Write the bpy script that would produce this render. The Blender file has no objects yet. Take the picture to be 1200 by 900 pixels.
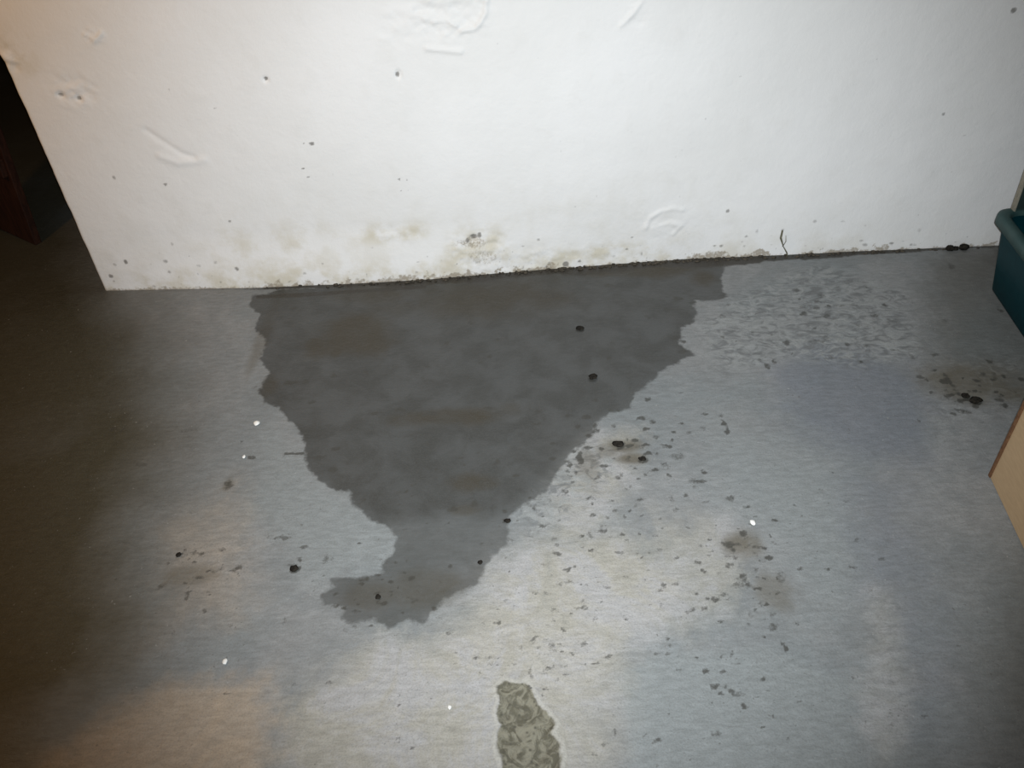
import bpy, bmesh, math, random
import numpy as np
from math import radians, sin, cos, pi, hypot, atan2, degrees
from mathutils import Vector, Matrix

C = bpy.context.scene.collection
S = bpy.context.scene
random.seed(7)

# ------------------------------------------------------------------ camera
F_PX = 930.0                       # focal length in pixels of the 1200 x 900 frame
CAM_H, CAM_D = 1.5, 2.4714783      # height above floor, distance to the white wall
PITCH, ROLL, YAW = radians(39.403881), radians(3.4437347), radians(0.9936013)

cp, sp = cos(PITCH), sin(PITCH)
cyw, syw = cos(YAW), sin(YAW)
FWD = Vector((-syw * cp, cyw * cp, -sp))
UP0 = Vector((-syw * sp, cyw * sp, cp))
RGT0 = Vector((cyw, syw, 0))
cr, sr = cos(ROLL), sin(ROLL)
RGT = RGT0 * cr + UP0 * (-sr)
RGT = RGT0 * cr - UP0 * sr
UPV = RGT0 * sr + UP0 * cr
CAM = Vector((0, -CAM_D, CAM_H))

cam_data = bpy.data.cameras.new('camera')
cam_data.sensor_fit = 'HORIZONTAL'
cam_data.sensor_width = 36.0
cam_data.lens = 36.0 * F_PX / 1200.0
cam_data.clip_start = 0.02
cam = bpy.data.objects.new('camera', cam_data)
C.objects.link(cam)
M = Matrix((RGT, UPV, -FWD)).transposed().to_4x4()
M.translation = CAM
cam.matrix_world = M
S.camera = cam


def ray(px, py):
    return FWD * F_PX + RGT * (px - 600.0) + UPV * (450.0 - py)


def at(px, py, z=0.0):             # point of the photograph on a horizontal plane
    d = ray(px, py)
    return CAM + d * ((z - CAM.z) / d.z)


def atw(px, py, y=0.0):            # point of the photograph on the wall plane
    d = ray(px, py)
    return CAM + d * ((y - CAM.y) / d.y)


# ------------------------------------------------------------------ light
w = bpy.data.worlds.new('world')
w.use_nodes = True
w.node_tree.nodes['Background'].inputs[0].default_value = (0.5, 0.55, 0.6, 1)
w.node_tree.nodes['Background'].inputs[1].default_value = 0.0
S.world = w


def lamp(name, kind, loc, energy, color, size, target=None, **kw):
    d = bpy.data.lights.new(name, kind)
    d.energy = energy
    d.color = color
    if kind == 'AREA':
        d.size = size
    else:
        d.shadow_soft_size = size
    for k, v in kw.items():
        setattr(d, k, v)
    o = bpy.data.objects.new(name, d)
    C.objects.link(o)
    o.location = loc
    if target is not None:
        o.rotation_euler = (Vector(target) - Vector(loc)).to_track_quat('-Z', 'Y').to_euler()
    return o


# the flash of the phone that took the picture, and a weak warm bulb further left
lamp('flash_lamp', 'SPOT', CAM + RGT0 * 0.012 + Vector((0, 0, 0.02)), 312, (0.905, 0.958, 1.0), 0.012,
     target=at(638, 350), spot_size=radians(91.5), spot_blend=1.0)
lamp('warm_bulb', 'POINT', (-1.9, -1.0, 1.6), 22.0, (1.0, 0.52, 0.15), 0.06)

S.view_settings.view_transform = 'Standard'
S.view_settings.look = 'None'
S.view_settings.gamma = 1.0
S.view_settings.use_curve_mapping = False
S.view_settings.exposure = -0.07


# ------------------------------------------------------------------ helpers
def tag(o, label=None, cat=None, group=None, kind=None):
    if label: o['label'] = label
    if cat: o['category'] = cat
    if group: o['group'] = group
    if kind: o['kind'] = kind
    return o


def empty(name, loc, rz=0.0):
    o = bpy.data.objects.new(name, None)
    C.objects.link(o)
    o.location = loc
    o.rotation_euler = (0, 0, rz)
    o.empty_display_size = 0.05
    return o


def obj(name, bm, mat, parent=None, smooth=True, bevel=0.0, seg=2):
    me = bpy.data.meshes.new(name)
    bmesh.ops.recalc_face_normals(bm, faces=bm.faces[:])
    bm.to_mesh(me)
    bm.free()
    for p in me.polygons:
        p.use_smooth = smooth
    me.materials.append(mat)
    o = bpy.data.objects.new(name, me)
    C.objects.link(o)
    if parent: o.parent = parent
    if bevel:
        b = o.modifiers.new('bevel', 'BEVEL')
        b.width = bevel
        b.segments = seg
        b.limit_method = 'ANGLE'
        b.harden_normals = False
    return o


def add_box(bm, c, s, rot=None):
    vs = []
    for x in (-.5, .5):
        for y in (-.5, .5):
            for z in (-.5, .5):
                v = Vector((x * s[0], y * s[1], z * s[2]))
                if rot is not None: v = rot @ v
                vs.append(bm.verts.new(v + Vector(c)))
    for f in ((0, 1, 3, 2), (4, 6, 7, 5), (0, 4, 5, 1), (2, 3, 7, 6), (0, 2, 6, 4), (1, 5, 7, 3)):
        bm.faces.new([vs[i] for i in f])


def add_lump(bm, c, r, seed=0, squash=0.6, sub=1, rough=0.35):
    rnd = random.Random(seed)
    t = bmesh.new()
    bmesh.ops.create_icosphere(t, subdivisions=sub, radius=1.0)
    mp = {}
    for v in t.verts:
        k = 1 + rnd.uniform(-rough, rough)
        p = v.co * k
        mp[v] = bm.verts.new((c[0] + p.x * r[0], c[1] + p.y * r[1], c[2] + p.z * r[2] * squash))
    for f in t.faces:
        bm.faces.new([mp[v] for v in f.verts])
    t.free()


def add_tube(bm, pts, rad, n=6):
    rings = []
    for i, p in enumerate(pts):
        a = Vector(pts[max(i - 1, 0)]); b = Vector(pts[min(i + 1, len(pts) - 1)])
        d = (b - a).normalized()
        u = d.cross(Vector((0.3, 1, 0.2))).normalized(); v = d.cross(u)
        r = rad[i] if isinstance(rad, (list, tuple)) else rad
        rings.append([bm.verts.new(Vector(p) + (u * cos(2 * pi * k / n) + v * sin(2 * pi * k / n)) * r) for k in range(n)])
    for r0, r1 in zip(rings, rings[1:]):
        for k in range(n):
            bm.faces.new((r0[k], r0[(k + 1) % n], r1[(k + 1) % n], r1[k]))
    bm.faces.new(rings[0][::-1]); bm.faces.new(rings[-1])


# -------- numpy noise and masks
def _h(ix, iy, seed):
    n = (ix * 374761393 + iy * 668265263 + seed * 974711) & 0xFFFFFFFF
    n = ((n ^ (n >> 13)) * 1274126177) & 0xFFFFFFFF
    n = n ^ (n >> 16)
    return (n & 0xFFFF) / 65535.0


def vnoise(x, y, seed=0):
    ix = np.floor(x).astype(np.int64); iy = np.floor(y).astype(np.int64)
    fx = x - ix; fy = y - iy
    fx = fx * fx * (3 - 2 * fx); fy = fy * fy * (3 - 2 * fy)
    a = _h(ix, iy, seed); b = _h(ix + 1, iy, seed); c = _h(ix, iy + 1, seed); d = _h(ix + 1, iy + 1, seed)
    return (a * (1 - fx) + b * fx) * (1 - fy) + (c * (1 - fx) + d * fx) * fy


def fbm(x, y, s, seed=0, octv=4, gain=0.55):
    t = 0; amp = 1; tot = 0
    for k in range(octv):
        t = t + amp * (vnoise(x * s, y * s, seed + k * 17) - 0.5)
        tot += amp; amp *= gain; s *= 2.03
    return 2 * t / tot             # about -1 .. 1


def sstep(a, b, x):
    t = np.clip((x - a) / (b - a), 0, 1)
    return t * t * (3 - 2 * t)


def sdf(poly, X, Y):               # signed distance, positive inside
    P = np.array(poly, float)
    d2 = np.full(X.shape, 1e9); ins = np.zeros(X.shape, bool)
    for (ax, ay), (bx, by) in zip(P, np.roll(P, -1, 0)):
        ex, ey = bx - ax, by - ay
        wx, wy = X - ax, Y - ay
        t = np.clip((wx * ex + wy * ey) / (ex * ex + ey * ey + 1e-12), 0, 1)
        d2 = np.minimum(d2, (wx - ex * t) ** 2 + (wy - ey * t) ** 2)
        c = ((ay > Y) != (by > Y))
        ins ^= c & (X < (bx - ax) * (Y - ay) / (by - ay + 1e-12) + ax)
    return np.where(ins, 1, -1) * np.sqrt(d2)


def fpoly(px):                     # outline on the floor
    return [tuple(at(x, y).xy) for x, y in px]


def wpoly(px):
    return [(p.x, p.z) for p in (atw(x, y) for x, y in px)]


# -------- shader node helpers
class NT:
    def __init__(self, name, rough=0.6, spec=0.5):
        self.m = bpy.data.materials.new(name)
        self.m.use_nodes = True
        self.t = self.m.node_tree
        self.b = self.t.nodes['Principled BSDF']
        self.b.inputs['Roughness'].default_value = rough
        self.b.inputs['Specular IOR Level'].default_value = spec
        self.co = self.n('ShaderNodeTexCoord').outputs['Object']

    def n(self, typ, **kw):
        o = self.t.nodes.new(typ)
        for k, v in kw.items(): setattr(o, k, v)
        return o

    def link(self, a, b):
        if hasattr(a, 'links'): self.t.links.new(a, b)
        elif isinstance(a, (tuple, list)): b.default_value = (*a, 1.0)[:4] if b.type == 'RGBA' else a
        else: b.default_value = a

    def attr(self, name):
        return self.n('ShaderNodeAttribute', attribute_name=name).outputs['Fac']

    def noise(self, scale, detail=4, rough=0.55, dist=0.0, stretch=None):
        nd = self.n('ShaderNodeTexNoise')
        nd.inputs['Scale'].default_value = scale
        nd.inputs['Detail'].default_value = detail
        nd.inputs['Roughness'].default_value = rough
        nd.inputs['Distortion'].default_value = dist
        co = self.co
        if stretch:
            mp = self.n('ShaderNodeMapping')
            mp.inputs['Scale'].default_value = stretch[:3]
            if len(stretch) > 3: mp.inputs['Rotation'].default_value = (0, 0, stretch[3])
            self.link(co, mp.inputs[0]); co = mp.outputs[0]
        self.link(co, nd.inputs['Vector'])
        return nd.outputs['Fac']

    def math(self, op, a, b=0.0, c=None, clamp=False):
        m = self.n('ShaderNodeMath', operation=op)
        m.use_clamp = clamp
        self.link(a, m.inputs[0]); self.link(b, m.inputs[1])
        if c is not None: self.link(c, m.inputs[2])
        return m.outputs[0]

    def ramp(self, x, a, b, o0=0.0, o1=1.0, smooth=True):
        m = self.n('ShaderNodeMapRange', interpolation_type='SMOOTHSTEP' if smooth else 'LINEAR')
        self.link(x, m.inputs[0])
        for i, v in zip((1, 2, 3, 4), (a, b, o0, o1)): m.inputs[i].default_value = v
        return m.outputs[0]

    def mix(self, f, a, b, mode='MIX'):
        m = self.n('ShaderNodeMix', data_type='RGBA', blend_type=mode)
        self.link(f, m.inputs[0]); self.link(a, m.inputs[6]); self.link(b, m.inputs[7])
        return m.outputs[2]

    def bump(self, h, strength, dist, prev=None):
        b = self.n('ShaderNodeBump')
        b.inputs['Strength'].default_value = strength
        b.inputs['Distance'].default_value = dist
        self.link(h, b.inputs['Height'])
        if prev is not None: self.link(prev, b.inputs['Normal'])
        return b.outputs[0]

    def out(self, color=None, rough=None, normal=None):
        if color is not None: self.link(color, self.b.inputs['Base Color'])
        if rough is not None: self.link(rough, self.b.inputs['Roughness'])
        if normal is not None: self.link(normal, self.b.inputs['Normal'])
        return self.m


def grain_mat(name, col_a, col_b, scale, rough=0.7, bump=0.3, dist=0.002, stretch=None, spec=0.4):
    t = NT(name, rough, spec)
    n = t.noise(scale, 6, 0.6, stretch=stretch)
    f = t.ramp(n, 0.35, 0.65)
    return t.out(t.mix(f, col_a, col_b), None, t.bump(n, bump, dist))


# ------------------------------------------------------------------ floor material
t = NT('painted_concrete', 0.5, 0.3)
big = t.noise(2.2, 5, 0.6)
mid = t.noise(9, 5, 0.62, 0.4)
fine = t.noise(60, 5, 0.65)
grit = t.noise(260, 3, 0.6)
streak = t.noise(17, 6, 0.62, 1.6, stretch=(1.0, 1.7, 1, 0.25))
brush = t.noise(26, 6, 0.7, 0.3, stretch=(1.0, 3.2, 1, 0.08))
mot = t.noise(5.2, 8, 0.72, 0.9)
fleck = t.noise(105, 3, 0.5)
col = t.mix(t.ramp(big, 0.38, 0.62), (0.205, 0.222, 0.225), (0.255, 0.258, 0.255))
col = t.mix(t.math('MULTIPLY', t.ramp(mid, 0.5, 0.72), 0.45), col, (0.17, 0.185, 0.19))
col = t.mix(t.ramp(mot, 0.36, 0.66), t.mix(0.5, col, (0.17, 0.178, 0.178)), col)
# attribute masks, broken up by noise
def brk(name, amt=0.5, n=None):
    a = t.attr(name)
    k = t.math('MULTIPLY_ADD', t.math('SUBTRACT', n if n is not None else mot, 0.5), amt, 0.0)
    v = t.math('ADD', a, t.math('MULTIPLY', k, t.ramp(a, 0.0, 0.3)))
    return t.math('MINIMUM', t.math('MAXIMUM', v, 0.0), 1.0)
col = t.mix(brk('steel', 0.6), col, (0.222, 0.238, 0.238))
col = t.mix(t.math('MULTIPLY', brk('blue', 1.2), 0.62), col, (0.146, 0.160, 0.186))
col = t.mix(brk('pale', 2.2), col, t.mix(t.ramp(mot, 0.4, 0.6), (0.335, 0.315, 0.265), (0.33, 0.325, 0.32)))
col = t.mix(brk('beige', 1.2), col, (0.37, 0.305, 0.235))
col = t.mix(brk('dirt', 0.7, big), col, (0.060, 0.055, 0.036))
scf = t.math('MULTIPLY', t.attr('scuff'), t.ramp(streak, 0.45, 0.62))
col = t.mix(scf, col, (0.27, 0.28, 0.275))
col = t.mix(t.math('MULTIPLY', t.attr('scuff'), t.ramp(streak, 0.5, 0.36)), col, (0.15, 0.156, 0.156))
# brush marks, worn flecks
col = t.mix(1.0, col, t.mix(t.ramp(brush, 0.3, 0.7), (0.87, 0.87, 0.86), (1.11, 1.11, 1.11)), 'MULTIPLY')
col = t.mix(t.math('MULTIPLY', t.ramp(fleck, 0.66, 0.76), t.ramp(mid, 0.42, 0.62, 0.0, 0.55)), col, (0.40, 0.40, 0.38))
col = t.mix(t.math('MULTIPLY', t.ramp(fleck, 0.36, 0.27), t.ramp(mot, 0.42, 0.6, 0.0, 0.6)), col, (0.09, 0.088, 0.08))
# wet stain
sd = t.math('ADD', t.attr('stain'), t.math('MULTIPLY', t.math('SUBTRACT', fine, 0.5), 0.022))
wet = t.ramp(sd, -0.006, 0.007)
core = t.attr('core')
wet = t.math('MULTIPLY', wet, t.math('MULTIPLY_ADD', core, 0.26, 0.74))
dark = t.mix(t.ramp(mid, 0.35, 0.65), (0.24, 0.235, 0.22), (0.34, 0.34, 0.335))
stained = t.mix(1.0, t.mix(0.7, col, (0.21, 0.215, 0.21)), dark, 'MULTIPLY')
col = t.mix(wet, col, stained)
col = t.mix(t.math('MULTIPLY', brk('brown', 1.5), 0.95), col, t.mix(wet, (0.105, 0.09, 0.062), (0.046, 0.038, 0.024)))
# bare concrete chip
cs = t.math('ADD', t.attr('chip'), t.math('MULTIPLY', t.math('SUBTRACT', fine, 0.5), 0.010))
chipm = t.ramp(cs, -0.003, 0.003)
vor = t.n('ShaderNodeTexVoronoi'); vor.inputs['Scale'].default_value = 75; t.link(t.co, vor.inputs['Vector'])
chipc = t.mix(t.ramp(t.noise(38, 4, 0.6, 1.2), 0.4, 0.6), (0.095, 0.088, 0.062), (0.20, 0.188, 0.142))
chipc = t.mix(t.ramp(vor.outputs['Distance'], 0.0, 0.35), (0.075, 0.07, 0.052), chipc)
col = t.mix(chipm, col, chipc)
col = t.mix(t.math('MULTIPLY', t.ramp(t.math('ABSOLUTE', t.math('ADD', cs, 0.006)), 0.0, 0.007, 1.0, 0.0), 0.7), col, (0.40, 0.39, 0.35))
# specks, joint with a painted shadow line, fine grain
sk = t.math('ADD', t.attr('speck'), t.math('MULTIPLY', t.math('SUBTRACT', t.noise(130, 4, 0.7), 0.5), 1.1))
col = t.mix(t.math('MULTIPLY', t.ramp(sk, 0.22, 0.8), 0.82), col, (0.045, 0.043, 0.036))
jn = t.math('ADD', t.attr('joint'), t.math('MULTIPLY', t.math('SUBTRACT', fine, 0.5), 0.8))
col = t.mix(t.math('MULTIPLY', t.ramp(jn, 0.3, 0.8), 0.9), col, (0.036, 0.031, 0.024))
col = t.mix(t.math('MULTIPLY', t.ramp(grit, 0.42, 0.7), 0.25), col, (0.10, 0.10, 0.095))
ro = t.math('MULTIPLY_ADD', wet, -0.20, 0.56)
ro = t.math('ADD', ro, t.math('MULTIPLY', chipm, 0.35))
nrm = t.bump(fine, 0.35, 0.004)
nrm = t.bump(streak, 0.35, 0.006, nrm)
nrm = t.bump(grit, 0.25, 0.0015, nrm)
MFLOOR = t.out(col, ro, nrm)

# ------------------------------------------------------------------ wall material
t = NT('white_plaster', 0.7, 0.3)
big = t.noise(1.8, 4, 0.5); mid = t.noise(11, 5, 0.6); fine = t.noise(70, 5, 0.65); grit = t.noise(240, 3)
col = t.mix(t.ramp(big, 0.35, 0.65), (0.80, 0.795, 0.775), (0.845, 0.84, 0.825))
col = t.mix(t.math('MULTIPLY', t.ramp(mid, 0.52, 0.75), 0.3), col, (0.74, 0.73, 0.70))
ye = t.math('MULTIPLY', t.attr('yellow'), t.ramp(mid, 0.38, 0.66))
col = t.mix(t.math('MULTIPLY', ye, 0.75), col, (0.60, 0.55, 0.42))
br = t.math('ADD', t.attr('brown'), t.math('MULTIPLY', t.math('SUBTRACT', t.noise(110, 5, 0.7), 0.5), 1.8))
col = t.mix(t.math('MULTIPLY', t.ramp(br, 0.40, 0.95), 0.8), col, (0.30, 0.25, 0.18))
sk = t.math('ADD', t.attr('speck'), t.math('MULTIPLY', t.math('SUBTRACT', fine, 0.5), 0.5))
col = t.mix(t.math('MULTIPLY', t.ramp(sk, 0.22, 0.8), 0.75), col, (0.11, 0.10, 0.085))
nrm = t.bump(mid, 0.25, 0.012)
nrm = t.bump(fine, 0.3, 0.003, nrm)
nrm = t.bump(grit, 0.15, 0.0015, nrm)
MWALL = t.out(col, None, nrm)

MBARE = grain_mat('bare_masonry', (0.10, 0.09, 0.075), (0.14, 0.125, 0.10), 6, 0.9, 0.4, 0.01)
MCEIL = grain_mat('ceiling_boards', (0.16, 0.14, 0.11), (0.22, 0.19, 0.15), 5, 0.9, 0.3, 0.01)


# ------------------------------------------------------------------ gridded surfaces
def grid_mesh(name, V, nu, nv, attrs, mat, normals, keep=None, parent=None, flip=False):
    """V (nu*nv,3) laid out row-major in v; keep = bool per quad"""
    i = np.arange((nu - 1) * (nv - 1)); r, c = i // (nu - 1), i % (nu - 1)
    a = r * nu + c
    q = np.stack([a, a + 1, a + 1 + nu, a + nu], 1)
    if flip: q = q[:, ::-1]
    if keep is not None: q = q[keep]
    used, inv = np.unique(q, return_inverse=True)
    q = inv.reshape(-1, 4)
    me = bpy.data.meshes.new(name)
    me.vertices.add(len(used)); me.vertices.foreach_set('co', V[used].astype(np.float32).ravel())
    me.loops.add(q.size); me.loops.foreach_set('vertex_index', q.astype(np.int32).ravel())
    me.polygons.add(len(q))
    me.polygons.foreach_set('loop_start', np.arange(0, q.size, 4, dtype=np.int32))
    me.update(calc_edges=True)
    me.polygons.foreach_set('use_smooth', np.ones(len(q), bool))
    for k, v in attrs.items():
        at_ = me.attributes.new(k, 'FLOAT', 'POINT')
        at_.data.foreach_set('value', v.ravel()[used].astype(np.float32))
    me.materials.append(mat)
    me.validate()
    me.normals_split_custom_set_from_vertices(normals[used].astype(np.float32))
    o = bpy.data.objects.new(name, me)
    C.objects.link(o)
    if parent: o.parent = parent
    return o


def axis(lo, hi, step, pre, post):
    m = np.arange(lo, hi + step / 2, step)
    return np.concatenate([np.array(pre, float), m, np.array(post, float)])


def blobs(X, Y, items, wobble=None):
    """items (cx, cy, rx, ry, strength) in metres"""
    out = np.zeros_like(X)
    for cx, cy, rx, ry, s in items:
        m = (np.abs(X - cx) < rx * 2.2) & (np.abs(Y - cy) < ry * 2.2)
        if not m.any(): continue
        d = np.sqrt(((X[m] - cx) / rx) ** 2 + ((Y[m] - cy) / ry) ** 2)
        if wobble is not None: d = d + wobble[m]
        out[m] = np.maximum(out[m], s * (1 - sstep(0.35, 1.3, d)))
    return out


def fblob(px, py, rx, ry, s=1.0):  # ellipse given in pixels of the photograph, set on the floor
    c = at(px, py); a = at(px + rx, py); b = at(px, py - ry)
    return (c.x, c.y, (a - c).length, (b - c).length, s)


def wblob(px, py, rx, ry, s=1.0):
    c = atw(px, py); a = atw(px + rx, py); b = atw(px, py - ry)
    return (c.x, c.z, (a - c).length, (b - c).length, s)


# ---- floor
xs = axis(-2.05, 1.80, 0.0044, [-5.0, -4.2, -3.4, -2.7, -2.3], [2.0, 2.3, 2.6, 3.0])
ys = axis(-1.95, 0.09, 0.0044, [-4.0, -3.2, -2.6, -2.2], [0.15, 0.25, 0.4, 0.7, 1.2, 2.0, 3.2])
X, Y = np.meshgrid(xs, ys)
wob = fbm(X, Y, 9, 3, 4)
wob2 = fbm(X, Y, 45, 9, 3)

STAIN = [(296, 346), (340, 338), (400, 334), (500, 325), (620, 314), (720, 306), (800, 302), (846, 301), (849, 312), (842, 325),
         (850, 349), (832, 354), (815, 352), (813, 380), (797, 384), (799, 402), (810, 416), (790, 428), (773, 436),
         (764, 448), (746, 462), (738, 478), (716, 486), (700, 497), (692, 512), (672, 526), (662, 545), (652, 562),
         (640, 576), (628, 584), (612, 592), (600, 606), (594, 622), (592, 640), (578, 650), (566, 664), (562, 685),
         (545, 693), (526, 700), (512, 716), (498, 734), (478, 728), (455, 738), (436, 727), (412, 731), (398, 726),
         (402, 712), (380, 708), (376, 696), (392, 688), (388, 678), (420, 676), (446, 668), (458, 652), (466, 634),
         (462, 618), (436, 611), (418, 594), (410, 576), (386, 573), (366, 558), (357, 540), (356, 520), (346, 504),
         (336, 492), (326, 478), (310, 470), (303, 460), (308, 446), (316, 438), (306, 420), (312, 402), (298, 384),
         (304, 368), (292, 358)]
P = fpoly(STAIN)
stain = sdf(P, X, Y) + 0.010 * wob + 0.016 * fbm(X, Y, 24, 5, 5, 0.65)
core = sstep(-0.02, 0.05, sdf(fpoly([(280, 300), (880, 300), (860, 420), (700, 500), (600, 608), (520, 606), (440, 616),
                                      (360, 570), (280, 480)]), X, Y) + 0.03 * wob)
CHIP = [(583, 806), (592, 798), (606, 802), (616, 800), (624, 812), (632, 826), (646, 842), (650, 850), (646, 858), (655, 870),
        (656, 888), (654, 915), (585, 915), (588, 890), (582, 872), (586, 850), (581, 838), (585, 820)]
chip = sdf(fpoly(CHIP), X, Y) + 0.005 * wob2

def soft(px, feather, wamp=0.6):
    d = sdf(fpoly(px), X, Y) + wamp * feather * wob + 0.5 * min(feather, 0.05) * wob2
    return sstep(-feather, feather, d)

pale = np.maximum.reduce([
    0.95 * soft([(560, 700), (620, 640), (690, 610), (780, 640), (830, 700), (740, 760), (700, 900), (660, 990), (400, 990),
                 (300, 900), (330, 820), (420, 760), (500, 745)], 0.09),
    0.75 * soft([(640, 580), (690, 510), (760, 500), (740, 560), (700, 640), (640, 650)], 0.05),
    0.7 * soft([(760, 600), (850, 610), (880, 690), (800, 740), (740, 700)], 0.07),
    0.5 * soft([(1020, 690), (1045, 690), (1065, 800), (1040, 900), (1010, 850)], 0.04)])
steel = np.maximum.reduce([
    soft([(720, 790), (760, 770), (900, 760), (1000, 800), (1010, 960), (730, 960), (735, 860)], 0.02, 0.3),
    0.9 * soft([(310, 500), (350, 530), (400, 580), (460, 620), (460, 650), (380, 680), (330, 660), (290, 600)], 0.05),
    0.8 * soft([(830, 480), (900, 520), (1000, 560), (1010, 700), (940, 740), (920, 640), (840, 590)], 0.08)])
blue = np.maximum(soft([(900, 430), (960, 405), (1060, 420), (1090, 470), (1080, 540), (1010, 540), (930, 500)], 0.08),
                  0.7 * soft([(1000, 560), (1060, 560), (1080, 680), (1100, 800), (1080, 860), (1020, 700)], 0.08))
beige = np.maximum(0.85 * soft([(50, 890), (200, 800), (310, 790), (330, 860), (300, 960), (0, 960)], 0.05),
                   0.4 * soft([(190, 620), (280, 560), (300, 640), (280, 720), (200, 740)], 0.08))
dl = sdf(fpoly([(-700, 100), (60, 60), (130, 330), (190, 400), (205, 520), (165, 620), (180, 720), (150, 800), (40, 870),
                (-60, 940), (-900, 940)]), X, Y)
dirt = sstep(-0.22, 0.22, dl + 0.05 * wob)  # dark olive-brown tone, feathered in across the left of the floor
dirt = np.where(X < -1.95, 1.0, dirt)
dirt = np.maximum(dirt, 0.6 * sstep(0.0, 0.25, sdf(fpoly([(1080, 760), (1150, 600), (1400, 500), (1400, 960), (1120, 960)]), X, Y)))  # same tone, weaker, towards the right edge
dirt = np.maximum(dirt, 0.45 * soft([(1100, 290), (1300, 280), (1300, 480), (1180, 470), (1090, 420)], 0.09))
scuff = np.maximum.reduce([
    soft([(820, 380), (870, 340), (960, 310), (1060, 340), (1080, 420), (1010, 430), (930, 420), (850, 440)], 0.04),
    0.8 * soft([(600, 600), (680, 520), (740, 520), (700, 580), (620, 640)], 0.03),
    0.55 * soft([(1080, 420), (1200, 420), (1210, 480), (1120, 490), (1100, 520)], 0.04),
    0.4 * soft([(1000, 690), (1060, 680), (1090, 850), (1040, 900)], 0.06)])
brown = blobs(X, Y, [fblob(*b) for b in [
    (418, 392, 56, 24, .95), (372, 402, 14, 10, .9), (395, 412, 10, 8, .8), (455, 345, 60, 14, .6), (560, 350, 130, 26, .75),
    (520, 490, 75, 12, .75), (550, 490, 30, 10, .8), (548, 566, 38, 13, .7), (826, 326, 20, 13, .95), (780, 314, 60, 10, .9),
    (720, 318, 60, 9, .7), (316, 452, 13, 17, .7), (306, 400, 9, 40, .4), (545, 598, 22, 8, .5), (500, 690, 45, 24, .4),
    (727, 522, 26, 9, .85), (738, 538, 22, 7, .8), (712, 528, 18, 12, .5), (690, 545, 14, 22, .4), (222, 676, 30, 12, .5),
    (878, 640, 20, 22, .5), (1140, 450, 60, 24, .8), (1185, 462, 30, 12, .8), (905, 690, 26, 24, .55), (865, 638, 22, 14, .7), (430, 700, 36, 18, .5), (268, 566, 8, 10, .6), (600, 480, 16, 10, .4)]],
    0.5 * wob)
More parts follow.
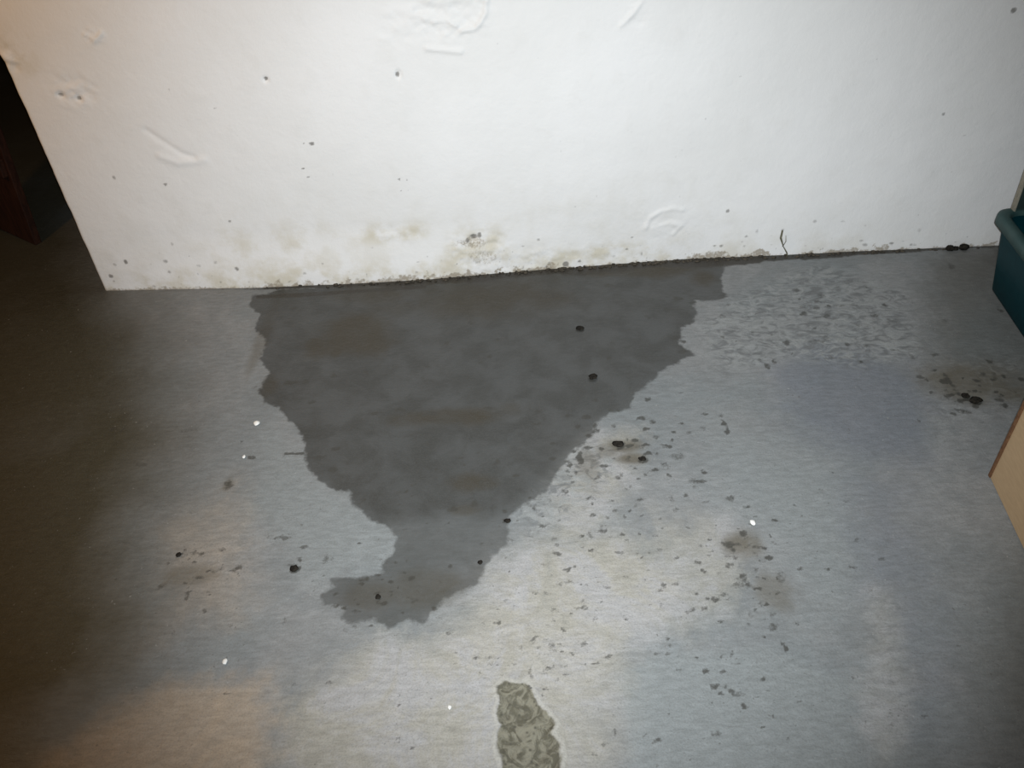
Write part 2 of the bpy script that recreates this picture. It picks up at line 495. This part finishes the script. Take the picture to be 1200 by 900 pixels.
SP = [  # dark dots and dashes (x, y, half width, half height, strength)
    (695, 443, 7, 4, 1), (680, 386, 8, 3.5, .95), (340, 449, 13, 3, .9), (358, 448, 5, 3, .8), (366, 471, 7, 3, .8), (440, 484, 9, 3, .8),
    (468, 480, 8, 3, .8), (505, 484, 10, 4, .8), (572, 478, 6, 3, .8), (574, 418, 4, 3, .9), (582, 398, 7, 3, .7), (345, 667, 7, 5, 1),
    (352, 656, 4, 3, .7), (330, 630, 12, 4, .6), (383, 656, 10, 8, .5), (210, 651, 4, 3, .9), (280, 665, 6, 4, .7), (220, 695, 4, 4, .8), (260, 645, 7, 5, .5),
    (232, 677, 8, 3, .6), (190, 688, 8, 4, .5), (443, 700, 4, 4, 1), (563, 660, 4, 3, .95), (528, 663, 5, 4, .7), (594, 611, 6, 4, .9),
    (530, 598, 7, 4, .7), (555, 590, 6, 5, .7), (563, 565, 7, 4, .7), (628, 497, 8, 2, .7), (390, 550, 6, 6, .7), (372, 536, 9, 3, .7),
    (345, 532, 16, 2, .8), (424, 588, 8, 7, .5), (680, 538, 5, 9, .9), (697, 500, 5, 4, .8), (697, 470, 7, 2, .7), (717, 402, 4, 3, .7), (714, 420, 4, 3, .8), (795, 350, 8, 2.5, .9),
    (792, 396, 14, 3, .6), (800, 412, 9, 3, .7), (727, 521, 9, 5, 1), (752, 538, 7, 4, .9), (737, 522, 8, 3, .8), (756, 503, 5, 3, .9), (806, 507, 4, 3, .6), (848, 496, 4, 4, .8),
    (853, 505, 4, 5, .8), (845, 487, 5, 3, .6), (822, 564, 13, 3, .7), (795, 535, 11, 5, .5), (787, 586, 5, 6, .5), (855, 584, 6, 4, .6), (827, 588, 7, 2, .5),
    (693, 590, 3, 3, .7), (692, 630, 5, 7, .6), (668, 545, 4, 4, .7), (662, 575, 6, 3, .6), (700, 560, 5, 3, .6), (717, 588, 4, 3, .6),
    (872, 625, 7, 6, .8), (853, 637, 9, 6, .7), (860, 645, 6, 5, .7), (886, 650, 5, 5, .5), (830, 632, 3, 2, .8), (819, 658, 5, 3, .7), (855, 662, 5, 5, .6), (885, 668, 7, 5, .5),
    (915, 675, 8, 8, .4), (870, 685, 14, 5, .5), (898, 707, 7, 3, .9), (905, 720, 4, 4, .7), (880, 720, 4, 5, .5), (907, 735, 9, 5, .6), (920, 758, 3, 8, .8), (813, 715, 4, 3, .8),
    (858, 765, 3, 5, .6), (775, 710, 4, 6, .4), (706, 705, 3, 2, .9), (650, 728, 4, 3, .6), (825, 787, 4, 5, .5), (836, 805, 6, 4, .7), (857, 811, 5, 4, .7), (872, 828, 4, 4, .7),
    (840, 859, 7, 4, .6), (721, 857, 3, 4, .6), (758, 863, 9, 2, .6), (708, 872, 6, 3, .5), (697, 885, 8, 3, .5), (930, 850, 6, 3, .4),
    (1133, 466, 7, 4, 1), (1145, 470, 8, 4, 1), (1124, 462, 5, 3, .8), (1111, 445, 5, 8, .8), (1160, 424, 5, 3, .7), (1110, 465, 4, 4, .6), (1165, 440, 6, 5, .5), (1173, 365, 4, 3, .7), (1114, 312, 6, 6, .6),
    (968, 370, 6, 4, .7), (985, 358, 12, 2, .5), (960, 400, 20, 2, .5), (900, 430, 5, 6, .7), (908, 424, 4, 3, .7), (1050, 410, 9, 2, .5), (1068, 418, 4, 6, .5), (975, 420, 30, 1.5, .5),
    (268, 568, 7, 5, .7), (132, 502, 5, 3, .5), (143, 503, 3, 4, .5), (165, 545, 8, 4, .5), (220, 504, 18, 3, .4), (265, 812, 8, 2, .7), (345, 802, 5, 3, .5), (333, 728, 3, 6, .5), (484, 876, 4, 3, .6),
    (203, 742, 6, 4, .4), (120, 696, 8, 2, .4), (1000, 795, 4, 3, .5), (1045, 835, 5, 4, .5), (1080, 840, 7, 3, .5), (1020, 806, 6, 3, .4), (690, 800, 6, 6, .35), (575, 778, 10, 5, .4),
    (612, 760, 3, 9, .4), (622, 790, 3, 9, .5), (632, 768, 4, 5, .4), (625, 750, 5, 5, .4)]
items = [fblob(*s) for s in SP]
rs = random.Random(11)
for cx, cy, sx, sy, n, st in [(880, 670, 45, 60, 50, .55), (730, 530, 70, 45, 60, .6), (540, 560, 120, 60, 30, .5), (600, 400, 180, 60, 30, .5),
                              (750, 640, 160, 80, 90, .5), (1140, 455, 60, 30, 40, .65), (240, 670, 50, 35, 30, .5), (430, 690, 50, 30, 25, .6),
                              (850, 820, 90, 70, 40, .5), (600, 700, 300, 200, 120, .42), (960, 380, 110, 40, 45, .5), (640, 760, 50, 50, 45, .5)]:
    for _ in range(n):
        r = rs.uniform(1.8, 4.2)
        items.append(fblob(cx + rs.gauss(0, sx * .6), cy + rs.gauss(0, sy * .6), r * rs.uniform(.9, 2.0), r * .8, st * rs.uniform(.8, 1.6)))
wrp = 0.006
speck = blobs(X + wrp * fbm(X, Y, 70, 21, 3), Y + wrp * fbm(X, Y, 70, 22, 3), items, 0.5 * fbm(X, Y, 90, 23, 2))

# how far the wall's foot stands off its plane
BX = [-1.6, -1.5, -0.94, -0.6, -0.33, 0.04, 0.35, 0.6, 0.75, 1.21, 1.7, 3]
BY = [0, 0, -0.030, -0.034, -0.033, -0.010, 0.004, 0.012, 0.010, 0.006, 0, 0]
foot = np.interp(X, BX, BY)
dj = foot - Y                      # distance out from the wall foot
jw = np.interp(X, [-1.5, -1.0, -0.7, -0.2, 0.3, 0.75, 0.85, 1.0, 1.7], [.006, .010, .024, .034, .042, .052, .046, .030, .018]) * (1 + 0.7 * wob)
joint = np.interp(X, [-1.5, -1, -.8, -.3, .85, 1.3, 1.7], [.25, .5, .95, 1, 1, .85, .6]) * (1 - sstep(0.6, 1.6, dj / jw)) * (dj > -0.05)
thin = sdf(fpoly([(300, 350), (345, 349), (420, 343), (500, 338), (500, 334), (400, 340), (300, 346)]), X, Y)  # thin shadow line below the wall foot, painted into the floor colour
joint = np.maximum(joint, 0.8 * sstep(-0.004, 0.004, thin))

Z = 0.0025 * fbm(X, Y, 2.2, 40, 3) + 0.0007 * fbm(X, Y, 25, 41, 3)
Z = Z + 0.0012 * scuff * fbm(X + 0.3 * Y, Y * 1.6, 16, 42, 3)
inch = sstep(-0.002, 0.012, chip)
Z = Z - inch * (0.006 + 0.006 * fbm(X, Y, 40, 43, 3)) + 0.0015 * np.exp(-(chip / 0.008) ** 2)
Z = Z - 0.003 * blobs(X, Y, [fblob(727, 522, 16, 8), fblob(1140, 468, 16, 6)])
fall = sstep(-2.3, -2.0, X) * (1 - sstep(1.8, 2.0, X)) * sstep(-2.2, -1.9, Y) * (1 - sstep(0.1, 0.3, Y))
Z = Z * fall
gy, gx = np.gradient(Z, ys, xs)
N = np.stack([-gx, -gy, np.ones_like(Z)], -1).reshape(-1, 3); N /= np.linalg.norm(N, axis=1)[:, None]
V = np.stack([X, Y, Z], -1).reshape(-1, 3)
A = dict(stain=stain, core=core, chip=chip, pale=pale, steel=steel, blue=blue, beige=beige, dirt=dirt, scuff=scuff,
         brown=brown, speck=speck, joint=joint)
nu, nv = len(xs), len(ys)
fc = lambda a: 0.25 * (a[:-1, :-1] + a[1:, :-1] + a[:-1, 1:] + a[1:, 1:]).ravel()
fs, fch = fc(stain) > 0, fc(chip) > 0
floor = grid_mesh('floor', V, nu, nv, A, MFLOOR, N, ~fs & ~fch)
tag(floor, 'worn blue-grey painted concrete floor with pale scuffs and dark spots', 'floor', kind='structure')
wp = grid_mesh('wet_patch', V, nu, nv, A, MFLOOR, N, fs & ~fch, floor)
wp['label'] = 'large dark damp stain spreading from the foot of the white wall'
ch = grid_mesh('bare_concrete_patch', V, nu, nv, A, MFLOOR, N, fch, floor)
ch['label'] = 'rough olive-grey patch where the floor paint has flaked off'

# ---- white wall: front face, rounded arris and return at the left end
WX, TH = -1.501, 0.26
RAD = 0.012
us = [(WX, y) for y in (TH, TH * .6, TH * .3, .03)]
us += [(WX + RAD - RAD * cos(a), RAD - RAD * sin(a)) for a in np.linspace(0, pi / 2, 5)]
us += [(x, 0.0) for x in np.arange(WX + RAD + .006, 1.80, 0.006)] + [(x, 0.0) for x in (1.9, 2.1, 2.4, 2.6)]
us = np.array(us)
zs = axis(-0.02, 0.98, 0.006, [], [1.05, 1.2, 1.5, 1.9, 2.3])
UX, WZ = np.meshgrid(us[:, 0], zs); UY = np.meshgrid(us[:, 1], zs)[0]
front = np.meshgrid((us[:, 1] < 0.02).astype(float), zs)[0]
wn = fbm(UX, WZ, 9, 60, 4); wn2 = fbm(UX, WZ, 40, 61, 3)
bulge = np.interp(UX, BX, BY) * (0.25 + 0.75 * (1 - sstep(0.0, 0.22, WZ)))
D = bulge + 0.004 * fbm(UX, WZ, 1.7, 62, 3) + 0.0012 * wn

def wmask(items): return blobs(UX, WZ, [wblob(*i) for i in items], 0.4 * wn)

def line(px, width):               # distance mask along a polyline drawn on the wall
    P = [(p.x, p.z) for p in (atw(*q) for q in px)]
    d = np.full(UX.shape, 9.0)
    for (ax, ay), (bx, by) in zip(P, P[1:]):
        ex, ey = bx - ax, by - ay
        tt = np.clip(((UX - ax) * ex + (WZ - ay) * ey) / (ex * ex + ey * ey), 0, 1)
        d = np.minimum(d, np.hypot(UX - ax - ex * tt, WZ - ay - ey * tt))
    return np.exp(-(d / width) ** 2)

rough = wmask([(525, 18, 58, 36, 1), (470, 30, 30, 26, .5), (555, 288, 38, 24, .9), (745, 12, 18, 22, .8), (85, 105, 32, 24, .8),
               (12, 72, 14, 24, 1), (110, 42, 14, 11, .9), (600, 305, 120, 16, .5), (785, 265, 32, 22, .35), (470, 272, 30, 12, .5)])
D = D - 0.0075 * rough * fbm(UX + 0.4 * WZ, WZ * 1.6, 26, 63, 3)
D = D - 0.0035 * line([(757, 268), (762, 256), (775, 248), (790, 245), (800, 247)], .008) \
      - 0.0022 * line([(765, 268), (785, 262), (798, 266), (790, 275)], .008)
D = D + 0.0035 * line([(172, 152), (192, 165), (212, 178), (228, 184)], .010) - 0.0035 * line([(188, 182), (210, 190), (240, 186)], .012)
D = D - 0.0035 * line([(728, 30), (742, 16), (752, 2)], .007) - 0.006 * line([(570, 0), (569, 16), (558, 32), (540, 36)], .007)
D = D - 0.005 * line([(508, 25), (525, 24), (535, 30)], .006) - 0.005 * line([(500, 56), (540, 60)], .007)
D = D - 0.005 * line([(100, 40), (112, 46), (120, 38)], .006)
pits = wmask([(71, 111, 5, 4, 1), (93, 115, 4, 4, 1), (555, 277, 6, 4, 1), (467, 86, 3, 5, .8), (312, 92, 4, 4, .8)])
D = D + 0.006 * pits
D = D * sstep(0, 1, front)
edge = 0.004 * fbm(WZ * 1.0, WZ * 0 + 3.3, 14, 70, 3) * (1 - sstep(0.0, 0.08, UX - WX))
UX2 = UX + edge - 0.007 * sstep(0.80, 0.86, WZ) * (1 - sstep(0, .05, UX - WX)) * front
Vw = np.stack([UX2, UY + D, WZ], -1)
du = np.gradient(Vw, axis=1); dv = np.gradient(Vw, axis=0)
Nw = np.cross(du.reshape(-1, 3), dv.reshape(-1, 3)); Nw /= np.linalg.norm(Nw, axis=1)[:, None] + 1e-12
if Nw[len(us) * 50 + 200, 1] > 0: Nw = -Nw
base = sstep(0.12, 0.0, WZ) + 0.22 * sstep(0.45, 0.05, WZ)
yellow = np.clip(base * np.interp(UX, [-1.5, -.9, -.4, .4, .9, 1.7], [.7, .9, 1, 1, .35, .1]) +
                 wmask([(460, 272, 45, 14, .9), (555, 288, 40, 26, 1), (320, 290, 90, 30, .5), (20, 60, 30, 30, .8), (700, 305, 60, 14, 1)]), 0, 1)
brownw = np.clip(0.9 * sstep(0.024, -0.004, WZ - 0.03 * np.maximum(wn2 + 0.6 * wn, -0.2) * np.interp(UX, [-1.2, -.6, .9, 1.7], [.3, 1.4, 1.2, .7])) +
                 0.75 * wmask([(552, 282, 24, 9, .9), (570, 300, 22, 10, .7), (560, 297, 18, 10, .7), (395, 335, 20, 5, .9), (450, 333, 12, 4, .8)]), 0, 1)
WSP = [(312, 91, 3, 2.6, 1), (466, 86, 2.4, 4, 1), (366, 167, 4, 2, .9), (357, 167, 2, 1.6, .7), (356, 196, 3, 1.8, .8), (362, 206, 2.5, 1.6, .7), (391, 203, 2, 3, .4),
       (468, 209, 2, 1.6, .8), (477, 209, 2, 1.6, .7), (470, 222, 2, 1.6, .7), (478, 221, 1.6, 1.4, .6), (199, 104, 2.6, 2.6, .5), (253, 126, 1.8, 1.6, .6), (868, 90, 3, 3, .5), (1106, 134, 2.6, 2.2, .7),
       (1188, 12, 4, 4, .8), (71, 111, 5, 3, .7), (93, 115, 4, 3, .7), (134, 208, 3, 4, .6), (194, 215, 2.6, 2, .8), (270, 258, 2.4, 2, .7), (202, 285, 3, 3, .6), (148, 306, 3, 3, .8), (195, 305, 4, 3, .6),
       (279, 311, 3, 3, .8), (254, 305, 4, 3, .5), (130, 323, 4, 3, .8), (355, 262, 3, 2, .4), (555, 276, 5, 4, .8), (562, 274, 3, 4, .8), (548, 280, 3, 3, .8), (631, 280, 4, 2, .6), (674, 242, 2.4, 1.8, .5),
       (853, 248, 3, 2.6, .7), (955, 260, 4, 2.6, .5), (888, 272, 3, 4, .5), (741, 279, 3, 2, .6), (797, 231, 2.5, 1.8, .4), (663, 309, 4.5, 3.5, 1), (679, 306, 2.5, 2, .8), (640, 312, 2, 3, .7), (735, 293, 3, 2, .6),
       (838, 290, 3, 1.6, .7), (846, 290, 3, 1.6, .7), (752, 298, 2, 2, .6), (792, 184, 3, 2.4, .4), (810, 167, 2.6, 1.8, .3), (830, 132, 3, 2, .3), (1078, 270, 4, 4, .4), (1045, 286, 4, 2, .7), (910, 293, 2, 2, .5), (1000, 280, 4, 2, .3)]
wi = [wblob(*s) for s in WSP]
for _ in range(170):
    px = rs.uniform(130, 1150); yb = 341 - .05 * (px - 122)
    r = rs.uniform(1.2, 2.4)
    wi.append(wblob(px, yb - abs(rs.gauss(0, 14)) - 2, r * rs.uniform(.8, 1.8), r, rs.uniform(.25, .6)))
for _ in range(60):
    r = rs.uniform(1.2, 2.2)
    wi.append(wblob(rs.uniform(60, 1150), rs.uniform(20, 300), r, r, rs.uniform(.25, .5)))
wsp = blobs(UX, WZ, wi, 0.3 * wn2)
wall = grid_mesh('wall_back', Vw.reshape(-1, 3), len(us), len(zs), dict(yellow=yellow * front, brown=brownw * front, speck=wsp * front), MWALL, Nw)
tag(wall, 'uneven white-painted plaster wall with pits and a dirty foot', 'wall', kind='structure')
# its back and a thin peeling crack standing proud of the plaster
bm = bmesh.new(); add_box(bm, ((WX + 2.6) / 2 + .01, TH, 1.15), (2.6 - WX - .02, 0.02, 2.3))
obj('wall_rear_face', bm, MBARE, wall, smooth=False)
MCRK = grain_mat('dirty_crack', (0.10, 0.095, 0.06), (0.16, 0.15, 0.10), 90, 0.9)
bm = bmesh.new()
pts = [atw(*q, y=-0.004) for q in [(917, 270), (915, 279), (918, 289), (922, 296), (923, 304)]]
add_tube(bm, pts, [.0030, .0038, .0016, .0026, .0022])
pts = [atw(*q, y=-0.004) for q in [(917, 289), (921, 283), (921, 276)]]
add_tube(bm, pts, [.0016, .0014, .0008])
o = obj('crack', bm, MCRK, wall); o['label'] = 'thin dark forked crack in the plaster above the floor line'

# ---- rest of the cellar, out of the picture except the dark gap on the left
def slab(name, c, s, mat, label, cat):
    bm = bmesh.new(); add_box(bm, c, s)
    return tag(obj(name, bm, mat, smooth=False), label, cat, kind='structure')
slab('wall_right', (2.65, -2.0, 1.15), (0.1, 4.4, 2.3), MBARE, 'bare masonry wall on the right, outside the picture', 'wall')
slab('wall_front', (-1.15, -4.05, 1.15), (7.7, 0.1, 2.3), MBARE, 'bare masonry wall behind the viewer', 'wall')
slab('wall_left', (-5.05, -0.4, 1.15), (0.1, 7.4, 2.3), MBARE, 'bare masonry wall far off on the left', 'wall')
slab('wall_far', (-1.15, 3.25, 1.15), (7.9, 0.1, 2.3), MBARE, 'bare masonry wall deep in the dark gap on the left', 'wall')
slab('ceiling', (-1.15, -0.4, 2.35), (7.9, 7.4, 0.1), MCEIL, 'dark boarded cellar ceiling', 'ceiling')

# ---- dirt crumbs caught in the joint at the foot of the wall
MDIRT = grain_mat('damp_dirt', (0.035, 0.03, 0.022), (0.09, 0.075, 0.055), 120, 0.95)
bm = bmesh.new()
for k in range(300):
    x = rs.triangular(-0.95, 1.65, 0.55)
    r = rs.uniform(.002, .0055)
    y = float(np.interp(x, BX, BY)) - rs.uniform(0.0, 0.02)
    add_lump(bm, (x, y, r * .35), (r * rs.uniform(1, 2.2), r, r), k, .7)
tag(obj('dirt_line', bm, MDIRT), 'line of dark dirt crumbs along the foot of the white wall', 'dirt', kind='stuff')

# ------------------------------------------------------------------ teal plastic tub
MTUB = grain_mat('teal_plastic', (0.0004, 0.021, 0.027), (0.0006, 0.025, 0.031), 40, 0.5, 0.05, 0.001, spec=0.12)
MRIM = grain_mat('grey_teal_rim', (0.024, 0.062, 0.060), (0.036, 0.074, 0.070), 30, 0.6, 0.1, 0.001)  # lighter, greyer teal than the body


def rrect(cx, cy, hx, hy, r, n=6):
    pts = []
    for sx, sy, a0 in ((1, 1, 0), (-1, 1, pi / 2), (-1, -1, pi), (1, -1, 1.5 * pi)):
        for k in range(n + 1):
            a = a0 + pi / 2 * k / n
            pts.append((cx + sx * (hx - r) + r * cos(a), cy + sy * (hy - r) + r * sin(a)))
    return pts


def loft(bm, rings, cap0=False, cap1=False):
    R = [[bm.verts.new((x, y, z)) for x, y in pts] for pts, z in rings]
    n = len(R[0])
    for a, b in zip(R, R[1:]):
        for k in range(n):
            bm.faces.new((a[k], a[(k + 1) % n], b[(k + 1) % n], b[k]))
    if cap0: bm.faces.new(R[0][::-1])
    if cap1: bm.faces.new(R[-1])


TUB_H, ROT = 0.272, radians(-7)
rimc = at(1161, 243, TUB_H)        # back left corner of the rim
hx, hy = 0.225, 0.30
off = Matrix.Rotation(ROT, 3, 'Z') @ Vector((-hx, hy, 0))
tubc = Vector((rimc.x + 0.010, rimc.y + 0.006, 0)) - Vector((off.x, off.y, 0))
tub = tag(empty('plastic_tub', tubc, ROT), 'dark teal plastic tub with raised lid by the right end of the wall', 'tub')
bm = bmesh.new()
tp, tq = 0.046, 0.014                         # how far the sides slope in towards the base
def wall_ring(i, k, rr): return rrect(0, 0, hx - i - tp * k, hy - i - tq * k, rr)
loft(bm, [(wall_ring(.022, 1, .03), 0.004), (wall_ring(.018, 1, .034), 0.0), (wall_ring(.016, 1, .036), 0.006),
          (wall_ring(.016, 0, .05), TUB_H - .012), (wall_ring(.026, 0, .05), TUB_H - .012), (wall_ring(.026, 1, .034), 0.012)], True, True)
obj('tub_body', bm, MTUB, tub)
bm = bmesh.new()
prof = [(-.030, -.016), (-.030, -.004), (-.024, 0), (-.008, -.001), (-.001, -.006), (0, -.014), (0, -.034), (-.003, -.036), (-.006, -.034), (-.007, -.016), (-.030, -.016)]
loft(bm, [(rrect(0, 0, hx + d, hy + d, .055), TUB_H + z) for d, z in prof])
obj('rim', bm, MRIM, tub)
# its lid, hinged up along the back edge
MLID = grain_mat('dark_teal_lid', (0.012, 0.026, 0.024), (0.018, 0.034, 0.030), 20, 0.6)
MPALE = grain_mat('pale_lid_edge', (0.20, 0.19, 0.15), (0.26, 0.24, 0.19), 60, 0.8)  # pale lip, with a bright halo painted into its colour
lx0, lx1, ly = -hx + .052, hx - .052, hy - .016
R = Matrix.Rotation(radians(-4), 4, 'X')
T = Matrix.Translation((0, ly, TUB_H - .004)) @ R
bm = bmesh.new()
add_box(bm, ((lx0 + lx1) / 2, 0, .20), (lx1 - lx0, .008, .40))
add_box(bm, ((lx0 + lx1) / 2, -.008, .20), (lx1 - lx0 - .10, .010, .30))
bmesh.ops.transform(bm, matrix=T, verts=bm.verts[:])
lid = obj('lid', bm, MLID, tub, smooth=False, bevel=.002); lid['label'] = 'dark lid standing up at the back of the tub'
bm = bmesh.new()
add_box(bm, (lx0, -.006, .20), (.006, .022, .404)); add_box(bm, ((lx0 + lx1) / 2, -.006, .401), (lx1 - lx0, .022, .006))
bmesh.ops.transform(bm, matrix=T, verts=bm.verts[:])
e = obj('lid_edge', bm, MPALE, lid, smooth=False, bevel=.001); e['label'] = 'pale edge of the lid with a bright halo put into its colour'

# ------------------------------------------------------------------ cardboard box
MCARD = grain_mat('brown_cardboard', (0.40, 0.285, 0.165), (0.44, 0.315, 0.185), 25, 0.85, 0.15, 0.001, stretch=(1, 1, 6))
MCARD_SHADE = grain_mat('cardboard_shade', (0.10, 0.045, 0.02), (0.16, 0.08, 0.035), 120, 0.9)
MTAPE = grain_mat('parcel_tape', (0.40, 0.29, 0.16), (0.42, 0.30, 0.17), 30, 0.3)
bc = at(1160, 560); bd = at(1200, 645)
brz = atan2(bd.x - bc.x, -(bd.y - bc.y))
BWX, BWY, BH = 0.40, 0.46, 0.32
box = tag(empty('cardboard_box', (bc.x, bc.y, 0.001), brz), 'plain brown cardboard box standing on the floor at the right edge', 'box')
bm = bmesh.new()
add_box(bm, (BWX / 2, -BWY / 2, BH / 2), (BWX, BWY, BH))
for f in [f for f in bm.faces if f.calc_center_median().z > BH - .001]: bm.faces.remove(f)
o = obj('box_walls', bm, MCARD, box, smooth=False)
so = o.modifiers.new('solid', 'SOLIDIFY'); so.thickness = 0.005; so.offset = -1
b = o.modifiers.new('bevel', 'BEVEL'); b.width = .002; b.segments = 2; b.limit_method = 'ANGLE'
for sx in (0, 1):                  # two pairs of closed flaps
    bm = bmesh.new(); add_box(bm, (BWX / 2, -BWY * (.25 + .5 * sx), BH + .001), (BWX - .012, BWY / 2 - .004, .004))
    obj('flap', bm, MCARD, box, smooth=False, bevel=.001)
for sx in (0, 1):
    bm = bmesh.new(); add_box(bm, (BWX * (.25 + .5 * sx), -BWY / 2, BH + .0055), (BWX / 2 - .003, BWY, .004))
    obj('flap', bm, MCARD, box, smooth=False, bevel=.001)
bm = bmesh.new(); add_box(bm, (BWX / 2, -BWY / 2, BH + .0078), (.05, BWY - .004, .0006))
obj('tape', bm, MTAPE, box, smooth=False)
bm = bmesh.new()                   # dark strip, shade of the back corner put into colour
add_box(bm, (-.001, .002, BH / 2), (.0055, .010, BH - .004))
o = obj('corner_shade', bm, MCARD_SHADE, box, smooth=False, bevel=.001); o['label'] = 'dark red-brown strip standing for shade along the back corner'

# ------------------------------------------------------------------ wooden board in the dark gap
MWOOD = grain_mat('dark_red_wood', (0.020, 0.007, 0.004), (0.042, 0.015, 0.008), 14, 0.6, 0.3, 0.003, stretch=(6, 6, 0.8))
p0 = at(42, 288); p1 = at(-30, 268)
rz = atan2(p0.y - p1.y, p0.x - p1.x)
pl_ = tag(empty('wooden_plank', (p0.x, p0.y, 0.0), rz), 'dark reddish-brown wooden plank standing in the dark gap left of the wall', 'plank')
WPL, HPL, LEAN = 0.34, 0.62, radians(10)
R = Matrix.Rotation(LEAN, 3, 'Y')
bm = bmesh.new()
add_box(bm, R @ Vector((-WPL / 2, .015, HPL / 2)), (WPL, .03, HPL), R)
lift = min(v.co.z for v in bm.verts)
for v in bm.verts: v.co.z -= lift
sx = max(v.co.x for v in bm.verts if v.co.z < 0.1)
for v in bm.verts: v.co.x -= sx
obj('plank_face', bm, MWOOD, pl_, smooth=False, bevel=.003)
bm = bmesh.new()
add_box(bm, R @ Vector((-WPL / 2, -.011, HPL * .55)), (WPL - .02, .022, .07), R)
for v in bm.verts: v.co.z -= lift; v.co.x -= sx
obj('batten', bm, MWOOD, pl_, smooth=False, bevel=.003)

# ------------------------------------------------------------------ loose crumbs on the floor
MCHIP = grain_mat('white_paint_flake', (0.75, 0.74, 0.70), (0.85, 0.84, 0.80), 80, 0.6)
MCRUMB = grain_mat('dark_crumb', (0.010, 0.009, 0.008), (0.030, 0.026, 0.02), 90, 1.0, spec=0.1)


def surf(p):                       # height of the uneven floor there
    i = int(np.argmin(abs(xs - p.x))); j = int(np.argmin(abs(ys - p.y)))
    return float(Z[j, i])


def crumb(name, px, py, wpx, hpx, label, cat, mat, group, seed, squash=.6):
    p = at(px, py); z = surf(p)
    r = (at(px + wpx, py) - p).length
    ry = min((at(px, py - hpx) - p).length, r * 1.3)
    o = empty(name, (0, 0, 0))
    bpy.data.objects.remove(o)
    bm = bmesh.new()
    add_lump(bm, (0, 0, 0), (r, ry, min(r, ry)), seed, squash, 2, .22)
    lo = min(v.co.z for v in bm.verts)
    for v in bm.verts: v.co.z -= lo * 0.9
    o = obj(name, bm, mat)
    o.location = (p.x, p.y, z)
    return tag(o, label, cat, group)


for k, (px, py, a, b, lab) in enumerate([
    (301, 497, 3.4, 2.6, 'tiny white paint flake on the floor just left of the wet stain'),
    (264, 776, 2.8, 3.4, 'tiny white paint flake on the dull floor at the lower left'),
    (882, 613, 3.2, 3.0, 'tiny white paint flake on the speckled spot at the right'),
    (527, 829, 2.4, 2.6, 'tiny white paint flake left of the bare concrete patch'),
    (286, 536, 2.0, 1.8, 'smallest white flake beside the left edge of the stain')]):
    crumb('paint_flake', px, py, a, b, lab, 'flake', MCHIP, 'white paint flakes on the floor', 50 + k, .5)
for k, (px, py, a, b, lab) in enumerate([
    (345, 667, 5, 3.5, 'black crumb on the grey floor left of the stain tail'),
    (695, 443, 5, 3, 'black crumb in the right half of the wet stain'),
    (680, 386, 5, 2.2, 'flat black crumb high in the stain near the wall'),
    (724, 521, 7, 3.5, 'largest dark crumb on the brown smear right of the stain'),
    (752, 539, 5, 2.6, 'dark crumb at the right end of the brown smear'),
    (443, 700, 3.2, 2.8, 'black crumb in the tail of the stain at its left'),
    (563, 660, 3, 2.4, 'small black crumb at the right edge of the stain tail'),
    (595, 611, 4, 2.6, 'black crumb at the narrow right edge of the stain'),
    (210, 651, 3, 2.4, 'small dark crumb on the dim floor at the left'),
    (1143, 469, 8, 3.2, 'dark crumb on the dirty scrape behind the cardboard box'),
    (1131, 464, 5, 2.6, 'smaller dark crumb on the dirty scrape, left of the larger one')]):
    crumb('dark_crumb', px, py, a, b, lab, 'crumb', MCRUMB, 'dark crumbs on the floor', 80 + k, .45)
# clod lying against the wall near the tub
p = at(1115, 289)
bm = bmesh.new()
for k, (px, py, r) in enumerate([(1108, 288, .012), (1116, 289, .009), (1124, 287, .013)]):
    q = at(px, py); add_lump(bm, (q.x, -.016, r * .75), (r * 1.2, r, r), 20 + k, .9, 2, .2)
tag(obj('dirt_clod', bm, MCRUMB), 'dark lump of dirt at the foot of the wall beside the tub', 'dirt')
